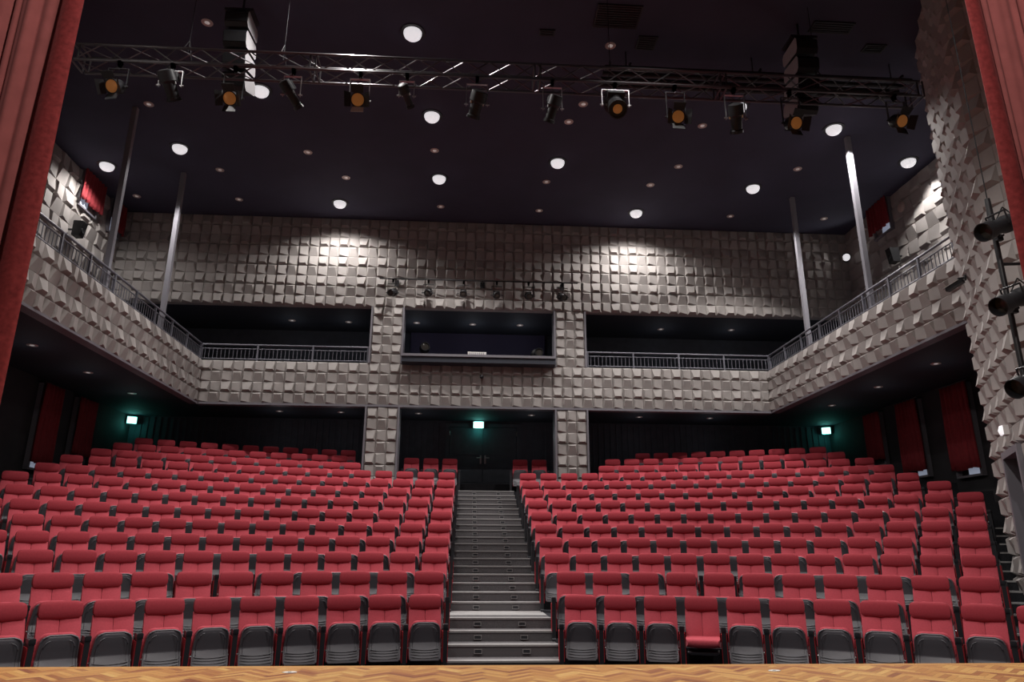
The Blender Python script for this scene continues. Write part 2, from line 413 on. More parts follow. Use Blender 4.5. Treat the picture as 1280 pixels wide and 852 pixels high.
def m_cushion_open():
    b = MB()
    T = Matrix.Translation((0, -.14, .40)) @ Matrix.Rotation(PI / 2, 4, 'X')
    # slab in local z -> length along -y
    rows = [(0.06,.19,-.02,-.075),(.075,.21,.02,-.085),(.2,.213,.03,-.085),(.36,.213,.035,-.08),(.41,.208,.025,-.075),(.435,.19,.0,-.05)]
    vs = MB(); 
    b.slab([(z, w, -yf, -yb) for z, w, yf, yb in rows], M['red'], 7, .012, T)
    return b.mesh('seat_cushion', True, 50)
def m_shell_open():
    b = MB()
    b.slab([(.285,.17,-.50,-.19),(.30,.195,-.52,-.19),(.313,.20,-.53,-.19)], M['plastic'], 7, .03)
    for yy in (-.47, -.40, -.33): b.path([(x * .16, yy, .283) for x in (-1, -.5, 0, .5, 1)], .006, M['plastic'], 5)
    return b.mesh('seat_shell', True, 45)
def m_panel():
    b = MB()
    pr = [(-.335,0),(-.335,.03),(-.31,.05),(-.345,.30),(-.375,.555),(-.05,.555),(-.02,.30),(-.03,.05),(.02,.03),(.02,0)]
    vs = [(-.028, y, z) for y, z in pr] + [(.028, y, z) for y, z in pr]; n = len(pr)
    fs = [(i, (i + 1) % n, n + (i + 1) % n, n + i)[::-1] for i in range(n)]
    fs += [tuple(range(n)), tuple(range(2 * n - 1, n - 1, -1))]
    b.add(vs, fs, M['plastic_dark'])
    return b.mesh('side_panel', False)
def m_arm():
    b = MB()
    b.slab([(-.39,.026,-.575,-.612),(-.38,.033,-.553,-.60),(-.30,.035,-.555,-.605),(-.12,.033,-.555,-.60),(-.06,.026,-.556,-.59)], M['plastic_dark'], 7, 0, Matrix(((1,0,0,0),(0,0,1,0),(0,-1,0,0),(0,0,0,1))))
    return b.mesh('armrest', True, 45)
def m_lining():
    b = MB()
    for s in (-1, 1):
        pr = [(-.325,.14),(-.355,.52),(-.07,.52),(-.05,.14)]
        x0, x1 = s * .0285, s * .037
        vs = [(x0, y, z) for y, z in pr] + [(x1, y, z) for y, z in pr]
        b.add(vs, [(0,1,2,3),(7,6,5,4),(0,4,5,1),(1,5,6,2),(2,6,7,3),(3,7,4,0)], M['red_lining'])
    return b.mesh('lining', False)
SM = dict(headrest=m_headrest(), backrest=m_backrest(), back_shell=m_back_shell(), seat_shell=m_shell(), seat_cushion=m_cushion(), side_panel=m_panel(), armrest=m_arm(), lining=m_lining())
OPEN = dict(seat_cushion=m_cushion_open(), seat_shell=m_shell_open())

def seat_root(R, z, x):
    a = x / R
    return (CX + R * math.sin(a), CY + R * math.cos(a), z), -a
def panel(e, R, s, full):
    h = PITCH / 2 / R
    p = put('side_panel', SM['side_panel'], e, (s * R * math.sin(h), R * math.cos(h) - R, 0), (0, 0, -s * h))
    q = put('armrest', SM['armrest'], p)
    if full: put('lining', SM['lining'], p)
def make_seat(k, sd, i, x, label, first, full, unfolded=False):
    R, z = ROWS[k]; loc, rz = seat_root(R, z, x)
    e = empty('theatre_seat', loc, rz)
    tag(e, label, 'seat', 'red folding seats in curved rows')
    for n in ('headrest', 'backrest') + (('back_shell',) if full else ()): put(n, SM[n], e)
    for n in ('seat_cushion', 'seat_shell'): put(n, (OPEN if unfolded else SM)[n], e)
    panel(e, R, sd, full)
    if first: panel(e, R, -sd, full)
    return e
for k in range(1, 11):
    for sd in (-1, 1):
        n = SIDE_N[sd][k]; side = 'left-side' if sd < 0 else 'right-side'
        for i in range(n):
            x = sd * ((1.03 if sd < 0 else 1.14) + PITCH * i)
            unf = (k == 1 and sd == 1 and i == 3)
            lab = f'red theatre seat, {NTH[i]} from the centre stairs, {NTH[k-1]} row up, {side} block'
            if unf: lab = 'red theatre seat with its cushion folded down, in the front row'
            make_seat(k, sd, i, x, lab, i == 0, k <= 4, unf)
for sd, xs in ((-1, (-1.0, -1.55, -2.11)), (1, (1.06, 1.62))):
    for i, x in enumerate(xs):
        make_seat(12, sd, i, x, f'red theatre seat in the dark rear doorway, {NTH[i]} from the double doors, {"left-side" if sd < 0 else "right-side"} group', i == 0, False)
# the rows behind, in the shade of the balcony, as one mass
b = MB(); rear = []
for i in range(12): rear.append((11, -9.69 + .55 * i)); rear.append((11, 3.41 + .55 * i))
rear.append((11, 10.01))
for i in range(11): rear.append((12, -9.65 + .55 * i)); 
for i in range(12): rear.append((12, 3.77 + .55 * i))
for i in range(11): rear.append((13, -9.57 + .55 * i))
for i in range(10): rear.append((13, 4.86 + .55 * i))
for k, x in rear:
    R, z = ROWS[k]; loc, rz = seat_root(R, z, x); T = Matrix.Translation(loc) @ Matrix.Rotation(rz, 4, 'Z')
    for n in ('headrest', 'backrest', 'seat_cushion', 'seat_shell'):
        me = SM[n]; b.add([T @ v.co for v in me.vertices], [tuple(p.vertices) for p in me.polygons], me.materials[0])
    if k == 11 and abs(x + 3.64) < .01: continue
    T2 = T @ Matrix.Translation((.275, 0, 0))
    for n in ('side_panel', 'armrest'):
        me = SM[n]; b.add([T2 @ v.co for v in me.vertices], [tuple(p.vertices) for p in me.polygons], me.materials[0])
o = b.build('theatre_seats', None, True, 50)
tag(o, 'rows of red seats at the very back in the shade under the balcony', 'seats', kind='stuff')

# ------------------------------------------------------------------ stage
SZ, SY = ZO - .8, 5.91
bm = bmesh.new(); tone = bm.faces.layers.float.new('tone')
NB, Wb = 5, .047
c45 = math.cos(PI / 4); SYB = SY - .10
def blk(x0, x1, y0, y1):
    g = .010
    pts = [((u - v) * c45 * Wb, 4.0 + (u + v) * c45 * Wb, SZ) for u, v in ((x0 + g, y0 + g), (x1 - g, y0 + g), (x1 - g, y1 - g), (x0 + g, y1 - g))]
    if min(p[1] for p in pts) > SYB or max(p[1] for p in pts) < 2.6 or min(p[0] for p in pts) > 6.6 or max(p[0] for p in pts) < -6.2: return
    f = bm.faces.new([bm.verts.new(p) for p in pts]); f[tone] = min(1, max(0, random.gauss(.6, .24) if random.random() > .12 else random.uniform(.02, .3)))
for d in range(-300, 300):
    for e_ in range(-42, 42):
        ox, oy = d + NB * e_, d - NB * e_
        blk(ox, ox + NB, oy, oy + 1); blk(ox, ox + 1, oy + 1, oy + 1 + NB)
bmesh.ops.bisect_plane(bm, geom=bm.verts[:] + bm.edges[:] + bm.faces[:], plane_co=(0, SYB, 0), plane_no=(0, 1, 0), clear_outer=True)
# nosing board along the edge, lengths end to end, and the body of the stage
def q4(pts, t):
    f = bm.faces.new([bm.verts.new(p) for p in pts]); f[tone] = t
x = -7.4
while x < 7.4:
    x1 = min(7.4, x + 1.4)
    q4([(x + .001, SYB + .002, SZ), (x1 - .001, SYB + .002, SZ), (x1 - .001, SY, SZ), (x + .001, SY, SZ)], random.uniform(.5, .75))
    q4([(x, SY, SZ), (x1, SY, SZ), (x1, SY, SZ - .05), (x, SY, SZ - .05)], .3)
    x = x1
me = bpy.data.meshes.new('floor_stage'); bm.to_mesh(me); bm.free(); me.materials.append(M['wood'])
so = put('floor_stage', me); struct(so)
b = MB(); b.box(-7.4, 7.4, 2.4, SY - .012, 0, SZ - .004, M['blackm']); struct(b.build('floor_stage_front', smooth=False))
b = MB(); b.box(-7.4, 7.4, -3, 2.4, 0, SZ - .002, M['floor']); struct(b.build('floor_stage_rear', smooth=False))
for i, (x, y, lab) in enumerate(((-1.223, 5.603, 'small white tape mark on the parquet stage edge in front of the closed block of seats'), (2.275, 5.573, 'small white tape mark on the parquet stage edge in front of the folded-down seat'))):
    b = MB(); T = Matrix.Translation((x, y, SZ)) @ Matrix.Rotation(.3 * i + .1, 4, 'Z')
    n = 14; pts = [(.05 * math.cos(2*PI*j/n) * (1 + .1 * math.sin(3 * j)), .035 * math.sin(2*PI*j/n), 0) for j in range(n)]
    b.add([T @ Vector(p) for p in pts] + [T @ Vector((p[0], p[1], .003)) for p in pts], [tuple(range(n, 2 * n))] + [(j, (j + 1) % n, n + (j + 1) % n, n + j) for j in range(n)], M['tape'])
    b.box(-.012, .012, -.008, .008, .003, .0036, M['blackm'], T)
    lab = 'small white tape mark on the parquet stage edge, before the left-side seats' if i == 0 else 'small white tape mark on the parquet stage edge, before the seat folded down'
    tag(b.build('tape_mark', smooth=False), lab, 'tape mark')

# stage curtains
def curtain_pts(x0, x1, sgn, seed, z0, z1, y0, n=420, nz=26):
    rnd = random.Random(seed)
    w = abs(x1 - x0); F = [(rnd.uniform(6, 9), rnd.uniform(0, 6.3), .020), (rnd.uniform(19, 23), rnd.uniform(0, 6.3), .022), (rnd.uniform(44, 52), rnd.uniform(0, 6.3), .014), (rnd.uniform(78, 90), rnd.uniform(0, 6.3), .008)]
    vs = []
    for j in range(nz):
        t = j / (nz - 1); z = z0 + (z1 - z0) * t
        for i in range(n):
            s = i / (n - 1) * w
            y = sum(a * math.sin(f * s + ph + .5 * math.sin(t * 3 + f) ) for f, ph, a in F) * (1.1 - .25 * t)
            x = x0 + sgn * (s + .012 * math.sin(17 * s + 2))
            vs.append((x, y0 + y, z))
    return vs, [(j * n + i, j * n + i + 1, (j + 1) * n + i + 1, (j + 1) * n + i) for j in range(nz - 1) for i in range(n - 1)]
def stage_curtain(x0, sgn, seed, label):
    e = empty('stage_curtain', (x0, 4.5, SZ))
    tag(e, label, 'curtain', 'red stage curtains')
    vs, fs = curtain_pts(.03 * sgn, 3.2 * sgn, sgn, seed, .012, 8.6, .03)
    b = MB(); b.add(vs, fs, M['drape']); o = b.build('drape', e, True, 180)
    md = o.modifiers.new('thick', 'SOLIDIFY'); md.thickness = .008
    b = MB(); vs, fs = [], []
    n, nz = 8, 26
    for j in range(nz):
        t = j / (nz - 1)
        for i in range(n):
            u = i / (n - 1); wd = .175 - .05 * t
            vs.append((sgn * (u * wd - .01), -.012 - .03 * math.sin(u * PI) + .012 * math.sin(t * 9 + u * 2), .006 + 8.6 * t))
    b.add(vs, [(j * n + i, j * n + i + 1, (j + 1) * n + i + 1, (j + 1) * n + i) for j in range(nz - 1) for i in range(n - 1)], M['hem'])
    o = b.build('hem_band', e, True, 180); md = o.modifiers.new('thick', 'SOLIDIFY'); md.thickness = .02
stage_curtain(-2.88, -1, 3, 'red velvet stage curtain with dark hem, before the balcony with two visible posts')
stage_curtain(3.915, 1, 11, 'red velvet stage curtain with dark hem, beside the boom of three spotlights')

# ------------------------------------------------------------------ railings and posts
bal = MB(); bal.tube((0, 0, .0), (0, 0, .295), .009, M['rail'], 6); BALM = bal.mesh('baluster')
pst = MB(); pst.box(-.022, .022, -.022, .022, -.07, .45, M['rail']); pst.box(-.04, .04, -.04, .04, -.07, -.06, M['rail']); PSTM = pst.mesh('post', False)
def railing(p, q, label, npost):
    p, q = Vector(p), Vector(q); L = (q - p).length; d = (q - p).normalized()
    e = empty('balcony_railing', p, math.atan2(d.y, d.x)); tag(e, label, 'railing', 'steel railings along the balcony and gallery')
    for n, z, r in (('top_rail', .455, .026), ('middle_rail', .335, .014), ('bottom_rail', .04, .016)):
        b = MB(); b.tube((0, 0, z), (L, 0, z), r, M['rail'], 8); b.build(n, e)
    for i in range(npost + 1): put('post', PSTM, e, (.022 + (L - .044) * i / npost, 0, 0))
    nb = int(L / .112)
    for i in range(1, nb):
        x = L * i / nb
        put('baluster', BALM, e, (x, 0, .04))
RZB = ZT + .025
railing((FL - .09, YW + .06, RZB), (PLX[0][0] - .02, YW + .06, RZB), 'grey steel railing across the open gallery bay left of the control booth', 3)
railing((PLX[1][1] + .02, YW + .06, RZB), (FR + .09, YW + .06, RZB), 'grey steel railing across the open gallery bay right of the control booth', 4)
railing((FL - .075, 11.62, RZB), (FL - .075, YW, RZB), 'grey steel railing along the left-side balcony front with two posts', 8)
railing((FR + .075, YW, RZB), (FR + .075, 11.62, RZB), 'grey steel railing along the right-side balcony front, ending at the splayed tiled wall', 8)
for x, y, lab in ((FL - .20, 14.62, 'grey steel post on the left-side balcony, nearer the stage'), (FL - .20, 17.53, 'grey steel post on the left-side balcony, nearer the rear wall'),
               (FR + .20, 11.70, 'grey steel post on the right-side balcony, beside the splayed tiled wall'), (FR + .20, 14.66, 'grey steel post on the right-side balcony, the middle one of three'), (FR + .20, 17.72, 'grey steel post on the right-side balcony, nearest the rear wall')):
    e = empty('balcony_post', (x, y, ZT)); tag(e, lab, 'post', 'steel posts on the balconies')
    b = MB(); b.box(-.055, .055, -.055, .055, .012, ZC - ZT - .012, M['pole']); b.build('shaft', e, False)
    b = MB(); b.box(-.075, .075, -.11, .11, -.02, .012, M['pole']); b.build('base_plate', e, False)

# ------------------------------------------------------------------ truss and its lanterns
TX0, TX1, TY0, TD, TZ0, TH = -6.62, 7.86, 10.38, .36, 9.29, .30
e = empty('lighting_truss', (0, TY0, TZ0)); tag(e, 'long aluminium box truss hung across the hall below the dark ceiling', 'truss')
for y in (0, TD):
    for z in (0, TH):
        b = MB(); b.tube((TX0, y, z), (TX1, y, z), .024, M['alu'], 8); b.build('chord', e)
nb = 36; st = (TX1 - TX0) / nb
for nm, f in (('front', lambda i, s: (0, 0 if s else TH)), ('rear', lambda i, s: (TD, 0 if s else TH)), ('lower', lambda i, s: (0 if s else TD, 0)), ('upper', lambda i, s: (0 if s else TD, TH))):
    b = MB()
    for i in range(nb):
        a = f(i, i % 2 == 0); c = f(i, i % 2 == 1)
        b.tube((TX0 + i * st, *a), (TX0 + (i + 1) * st, *c), .011, M['alu'], 6)
    b.build(nm + '_lattice', e)
for x in (TX0, -2.75, 1.05, 4.3, TX1):
    b = MB()
    for dx in (-.05, .05):
        for (y0, z0), (y1, z1) in (((0,0),(0,TH)),((0,TH),(TD,TH)),((TD,TH),(TD,0)),((TD,0),(0,0))): b.tube((x + dx, y0, z0), (x + dx, y1, z1), .016, M['alu'], 6)
    b.build('frame_joint', e)
for x in (-4.9, -3.3, 2.35, 6.1):
    b = MB(); b.tube((x, TD / 2, TH), (x, TD / 2, ZC - TZ0), .006, M['blackm'], 6); b.path([(x, 0, TH), (x, TD / 2, TH + .3), (x, TD, TH)], .008, M['black'], 6); b.build('hanging_wire', e)

def aim(d): return Vector(d).normalized().to_track_quat('-Z', 'Y').to_matrix().to_4x4()
def clamp_yoke(e, top, drop, w, bright, tr=.026):
    top -= tr
    b = MB(); b.box(-.03, .03, -.045, .045, top - .03, top - .001, M['black']); b.box(-.025, .025, -.03, .03, top - .09, top - .03, M['black'])
    for s in (-1, 1): b.box(-.02, .02, s * (tr + .012) - .006, s * (tr + .012) + .006, top - .03, top + .4 * tr, M['black']); b.tube((0, 0, top - .14), (0, 0, top - .05), .01, M['chrome'], 6); b.build('clamp', e)
    b = MB(); zt = top - .13
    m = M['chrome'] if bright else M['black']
    b.box(-w, w, -.02, .02, zt - .008, zt, m)
    for s in (-1, 1):
        b.box(s * w - .004, s * w + .004, -.02, .02, drop - .03, zt, m); b.tube((s * (w - .03), 0, drop), (s * (w + .035), 0, drop), .014, m, 8)
    b.build('yoke', e)
def fresnel(name, x, z, d, label, lens='amber', r=.112, ln=.24, door=True, bright=False, cat='stage light', hood=False):
    e = empty(name, (x, TY0, z)); tag(e, label, cat, 'lanterns hung from the truss')
    T = aim(d)
    b = MB(); b.lathe([(r*.55,ln*.62),(r*.8,ln*.55),(r*1.02,ln*.35),(r*1.02,-ln*.36),(r*1.08,-ln*.38),(r*1.08,-ln*.5),(r*.93,-ln*.5),(r*.93,-ln*.44)], M['black'], 20, T)
    for k in range(5): b.box(-r*.85, r*.85, -r*1.05, -r*.98, -.06 + k*.03, -.052 + k*.03, M['black'], T)
    b.build('body', e)
    b = MB(); b.lathe([(r*.92,-ln*.45),(r*.9,-ln*.47),(r*.6,-ln*.53),(r*.25,-ln*.56)], M[lens], 20, T); b.build('lens', e)
    if door:
        for k in range(4):
            R_ = T @ Matrix.Rotation(k * PI/2, 4, 'Z')
            b = MB(); w = r * (1.0 if k % 2 else .85)
            if k == 0: tilt = 1.1
            else: tilt = .75
            q = [Vector((-w, r*1.0, -ln*.5)), Vector((w, r*1.0, -ln*.5)), Vector((w*1.1, r*1.0 + .13*math.sin(tilt), -ln*.5 - .13*math.cos(tilt))), Vector((-w*1.1, r*1.0 + .13*math.sin(tilt), -ln*.5 - .13*math.cos(tilt)))]
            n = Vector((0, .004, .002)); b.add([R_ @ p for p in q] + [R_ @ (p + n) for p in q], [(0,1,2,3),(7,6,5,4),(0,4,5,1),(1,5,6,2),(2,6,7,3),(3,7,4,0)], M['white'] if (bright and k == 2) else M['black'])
            b.build('barn_door', e, False)
    clamp_yoke(e, TZ0 - z, 0, r + .05, bright)
    return e
def profile(name, x, z, d, label, r=.11, ln=.62, bright=True, lens='lens_clear', group='lanterns hung from the truss', y=None, top=None, lr=.83):
    e = empty(name, (x, TY0 if y is None else y, z)); tag(e, label, 'stage light', group)
    T = aim(d)
    b = MB(); b.lathe([(r*.7,ln*.5),(r*1.15,ln*.46),(r*1.2,ln*.12),(r*.85,ln*.05),(r*.82,-ln*.38),(r*1.0,-ln*.4),(r*1.0,-ln*.5),(r*.86,-ln*.5),(r*.84,-ln*.42)], M['black'], 20, T)
    b.box(-r*.9, r*.9, r*.7, r*1.25, ln*.1, ln*.4, M['black'], T); b.build('body', e)
    b = MB(); b.lathe([(r*lr,-ln*.43),(r*lr*.6,-ln*.46),(r*lr*.25,-ln*.47)], M[lens], 18, T); b.build('lens', e)
    b = MB()
    for s in (-1, 1): b.box(s * r * .95 - .012, s * r * .95 + .012, -.012, .012, ln*.0, ln*.1, M['chrome'], T)
    b.build('shutter', e, False)
    clamp_yoke(e, (TZ0 - z) if top is None else top, 0, r * 1.2 + .04, bright, .026 if top is None else .021)
    return e
dn = (0, -.72, -.55)
fresnel('fresnel_spotlight', -5.87, 8.80, (-.15, -.75, -.5), 'black fresnel lantern with amber lens at the truss end by the curtain hem')
profile('profile_spotlight', -5.02, 8.86, (.2, .55, -.8), 'black lantern turned away with a bright bent yoke, second along the truss', r=.12, ln=.5)
fresnel('fresnel_spotlight', -4.0, 8.66, (0, -.75, -.5), 'black fresnel lantern with amber lens, third along the truss, beside a bright ceiling lamp')
profile('profile_spotlight', -3.05, 8.78, (.5, .6, -.7), 'slim dark lantern turned away, fourth along the truss', r=.085, ln=.5)
fresnel('fresnel_spotlight', -1.94, 8.72, (0, -.8, -.42), 'fresnel lantern with amber lens and bright white top flap', bright=True)
profile('profile_spotlight', -1.16, 8.85, (.3, .7, -.5), 'narrow dark lantern with one bright yoke arm, left of the truss middle', r=.07, ln=.42)
profile('profile_spotlight', .02, 8.74, (-.25, .6, -.75), 'pale topped lantern turned away, at the middle of the truss', r=.115, ln=.46)
profile('profile_spotlight', 1.30, 8.72, (-.25, .5, -.8), 'dark curved lantern next to the biggest black lantern', r=.10, ln=.46)
profile('profile_spotlight', 2.38, 8.84, (.0, -.62, -.75), 'biggest black lantern on the truss with bright yoke sides and small lens', r=.16, ln=.52, lens='amber', lr=.5)
fresnel('fresnel_spotlight', 3.42, 8.65, (0, -.8, -.42), 'black fresnel lantern with amber lens, right of the biggest lantern')
profile('profile_spotlight', 4.46, 8.68, (.2, .6, -.75), 'dark lantern turned away just below a bright ceiling lamp', r=.11, ln=.5)
fresnel('fresnel_spotlight', 5.45, 8.62, (.1, -.8, -.42), 'black fresnel lantern with amber lens, second from the splayed wall end of the truss')
fresnel('fresnel_spotlight', 7.34, 8.76, (.12, -.75, -.5), 'black fresnel lantern with amber lens at the truss end near the splayed wall', bright=False)

# ------------------------------------------------------------------ line arrays
def array(x, lab, tw):
    e = empty('line_array_speaker', (x, 11.0, 10.5)); tag(e, lab, 'loudspeaker', 'hanging line arrays')
    b = MB(); b.box(-.25, .25, -.2, .2, .28, .33, M['black']); b.tube((0, 0, .33), (0, 0, ZC - 10.5), .02, M['black']); b.build('flying_frame', e, False)
    y, z, a = 0.0, .26, 0.0
    for k in range(4):
        a = .05 + .11 * k
        T = Matrix.Translation((0, y, z)) @ Matrix.Rotation(a, 4, 'X')
        b = MB()
        prof = [(-.22, -.005), (.27, -.03), (.32, -.09), (.32, -.24), (.27, -.30), (-.22, -.325), (-.27, -.26), (-.27, -.07)]
        w = .2; n = len(prof)
        vs = [T @ Vector((-w, p[0], p[1])) for p in prof] + [T @ Vector((w, p[0], p[1])) for p in prof]
        b.add(vs, [tuple(range(n)), tuple(range(2*n-1, n-1, -1))], M['grey_cab']); b.add(vs, [(i, n + i, n + (i+1) % n, (i+1) % n) for i in range(n)], M['black'])
        c = b.build('cabinet', e, False)
        b = MB(); b.box(-w + .015, w - .015, -.282, -.272, -.25, -.08, M['blackm'], T); b.build('grille', c, False)
        dz = T.to_3x3() @ Vector((0, 0, -.36)); y += dz.y; z += dz.z
array(-4.25, 'hanging line array of four cabinets with brightly lit pale sides', 0)
array(6.1, 'hanging line array of four cabinets above the splayed wall end of the truss, dark', 0)

# dark battens hung above the truss
e = empty('lighting_batten', (5.1, 11.7, 10.62)); tag(e, 'bank of dark horizontal bars hung above the truss', 'batten')
for k in range(4):
    b = MB(); b.tube((-2.6, .22 * k, .03 * k), (3.6, .22 * k, .03 * k), .05, M['black'], 8); b.build('bar', e)
for x in (-2.1, .5, 3.4):
    b = MB(); b.box(x - .02, x + .02, -.05, .75, .06, .1, M['black']); b.tube((x, .3, .1), (x, .3, ZC - 10.62), .012, M['black'], 6); b.build('hanger', e, False)

# ------------------------------------------------------------------ ceiling lamps
rm = MB(); rm.lathe([(.182,-.012),(.24,-.014),(.245,0),(.16,0)], M['black'], 24); RINGM = rm.mesh('trim_ring')
lm2 = MB(); lm2.lathe([(.178,-.008),(.176,-.05),(.158,-.095),(.118,-.135),(.065,-.160),(.015,-.168)], M['lamp'], 24); LAMPM = lm2.mesh('lamp_dome')
LIT = [(-1.252,11.713,'in front of the truss, the lamp nearest the stage'),(-4.707,13.753,'beside the pale line array, behind the truss'),(-1.002,14.452,'just behind the middle of the truss'),(-7.368,16.255,'over the left-side balcony rail'),(-9.603,17.258,'over the left-side balcony, above the red curtain'),(-0.936,17.312,'in the middle of the ceiling, third back from the stage'),(2.150,16.274,'alone right of the ceiling middle'),(-3.852,18.940,'close to the rear wall, left of the booth'),(4.815,18.926,'close to the rear wall, right of the booth'),(7.684,17.229,'over the right-side balcony rail, toward the rear wall'),(5.939,13.633,'behind the truss, above a dark lantern'),(8.499,14.312,'over the right-side balcony rail, by the truss end'),(11.129,15.610,'over the right-side balcony next to the outer wall')]
def spot(x, y, z, W, size=150, blend=.35, color=(1, .955, .93), r=.06, d=(0, 0, -1)):
    L = bpy.data.lights.new('lamp_or_fill_light', 'SPOT'); L.energy = W; L.spot_size = math.radians(size); L.spot_blend = blend; L.color = color; L.shadow_soft_size = r
    o = bpy.data.objects.new('lamp_or_fill_light', L); col.objects.link(o); o.location = (x, y, z); o.rotation_euler = Vector(d).to_track_quat('-Z', 'Y').to_euler()
    return o
for x, y, lab in LIT:
    zc = ZC - .006
    e = empty('ceiling_downlight', (x, y, zc)); tag(e, 'lit round ceiling downlight ' + lab, 'ceiling lamp', 'lit downlights in the dark ceiling')
    put('trim_ring', RINGM, e); put('lamp_dome', LAMPM, e)
    spot(x, y, zc - .20, 430 if y > 18.6 else (230 if abs(x - .6) > 9 else (900 if x > 8 else 560)), *((154, .6) if (y > 18.6 or x < -9) else ((90, .3) if (y < 15.5 and x < 7) else ((136, .25) if y < 15.5 else (116, .35)))))
rm = MB(); rm.lathe([(.075,-.006),(.105,-.010),(.11,0),(.06,0)], M['lens_warm'], 18); r2 = rm.mesh('trim_ring')
rm = MB(); rm.lathe([(.072,-.002),(.05,-.006),(.02,-.016),(.006,-.018)], M['bulb'], 14); b2 = rm.mesh('bulb')
UN = [(-5.167,11.715),(-7.389,14.462),(2.660,11.835),(2.423,13.785),(2.193,14.486),(5.366,14.429),(5.328,16.289),(4.839,17.296),(1.945,19.028),(1.974,17.322),(-6.723,17.300),(-9.576,18.960),(-6.713,18.948),(-4.207,16.258),(-3.447,17.481),(7.688,18.982),(8.479,16.190),(10.546,18.937),(-0.947,18.981),(-1.003,15.955)]
ROWY = []
for x, y in sorted(UN, key=lambda p: -p[1]):
    if not ROWY or ROWY[-1][0][1] - y > .5: ROWY.append([])
    ROWY[-1].append((x, y))
UNL = {p: f'dim ceiling light, {NTH[i]} from the left-side wall, {NTH[k]} row from the rear wall' for k, rw in enumerate(ROWY) for i, p in enumerate(sorted(rw))}
for n, (x, y) in enumerate(UN):
    e = empty('recessed_light', (x, y, ZC - .002)); tag(e, UNL[(x, y)], 'ceiling light', 'small unlit ceiling lights'); put('trim_ring', r2, e); put('bulb', b2, e)
for n, (x, y) in enumerate(((-8.928,14.592),(-8.937,16.874),(-8.914,19.136))):
    e = empty('recessed_light', (x, y, ZB + .028)); tag(e, f'small dim recessed light under the left-side balcony, {NTH[n]} from the stage', 'ceiling light', 'small unlit ceiling lights'); put('trim_ring', r2, e); put('bulb', b2, e)
for n, (x, y) in enumerate(((10.191,14.537),(10.181,16.804),(10.152,19.106))):
    e = empty('recessed_light', (x, y, ZB + .028)); tag(e, f'small dim recessed light under the right-side balcony, {NTH[n]} from the stage', 'ceiling light', 'small unlit ceiling lights'); put('trim_ring', r2, e); put('bulb', b2, e)
for n, (x, y) in enumerate(((-5.6, 21.3), (-3.8, 21.3), (-1.5, 21.3), (1.9, 21.3), (5.2, 21.3), (7.4, 21.3))):
    e = empty('recessed_light', (x, y, ZB + .028)); tag(e, f'small dim recessed light under the rear gallery, {NTH[n]} from the left-side balcony', 'ceiling light', 'small unlit ceiling lights'); put('trim_ring', r2, e); put('bulb', b2, e)
for n, (x, y, lab) in enumerate(((-5.53,21.44,'in the gallery bay left of the booth, outer one'),(-3.795,21.46,'in the gallery bay left of the booth, beside the pillar'),(-1.681,21.38,'inside the control booth by its left-side pillar'),(.067,21.41,'inside the control booth, middle one'),(1.552,21.38,'inside the control booth by its right-side pillar'),(6.071,21.45,'in the gallery bay right of the booth, beside the pillar'),(8.335,21.36,'in the gallery bay right of the booth, outer one'))):
    e = empty('recessed_light', (x, y, ZU - .007)); tag(e, 'small dim recessed light ' + lab, 'ceiling light', 'small unlit ceiling lights'); put('trim_ring', r2, e); put('bulb', b2, e)
for n, (x, y, w, d, lab) in enumerate(((2.637,11.017,.85,.6,'large dark square air vent in the ceiling, before the truss'),(3.354,11.695,.38,.38,'small dark square hatch in the ceiling, right of the large vent'),(1.360,11.536,.3,.16,'tiny dark slot in the ceiling, left of the large vent'),(7.923,11.547,.42,.24,'small dark slot in the ceiling near the splayed wall'),(6.795,11.030,.8,.3,'long dark air vent in the ceiling behind the dark line array'))):
    e = empty('ceiling_vent', (x, y, ZC)); tag(e, lab, 'vent')
    b = MB(); b.box(-w/2, w/2, -d/2, d/2, -.012, 0, M['blackm']); b.build('backing', e, False)
    b = MB()
    for q in ((-w/2,w/2,-d/2,-d/2+.025),(-w/2,w/2,d/2-.025,d/2),(-w/2,-w/2+.025,-d/2+.025,d/2-.025),(w/2-.025,w/2,-d/2+.025,d/2-.025)): b.box(*q, -.03, -.012, M['black'])
    b.build('frame', e, False)
    b = MB(); k = -d/2 + .06
    while k < d/2 - .04: b.box(-w/2 + .025, w/2 - .025, k, k + .03, -.026, -.012, M['black']); k += .06
    b.build('slats', e, False)

# ------------------------------------------------------------------ lamp bar over the booth
e = empty('lamp_bar', (0, 19.55, 9.17)); tag(e, 'thin horizontal lamp bar fixed to the tiled wall above the control booth', 'bar')
b = MB(); b.tube((-2.66, 0, 0), (3.12, 0, .012), .02, M['black'], 8); b.build('bar', e)
for x in (-2.2, .32, 2.7):
    b = MB(); b.tube((x, 0, 0), (x, YW - 19.55 - .115, .0), .016, M['black'], 6); b.box(x - .06, x + .06, YW - 19.55 - .118, YW - 19.55 - .100, -.1, .1, M['black']); b.build('bracket', e, False)
for n, (x, z, lab, dx) in enumerate(((-2.27,8.74,'at the left-side end of the lamp bar',-.3),(-1.25,8.76,'second from the left-side end of the lamp bar',-.12),(-.23,8.76,'third from the left-side end of the lamp bar',0),(.74,8.74,'third from the right-side end of the lamp bar',.05),(1.67,8.74,'second from the right-side end of the lamp bar',.1),(2.66,8.73,'at the right-side end of the lamp bar',.3))):
    profile('small_spotlight', x, z, (dx, -.8, -.35), 'small black spotlight ' + lab, r=.095, ln=.32, bright=False, group='spotlights on the lamp bar', y=19.55, top=9.17 - z)

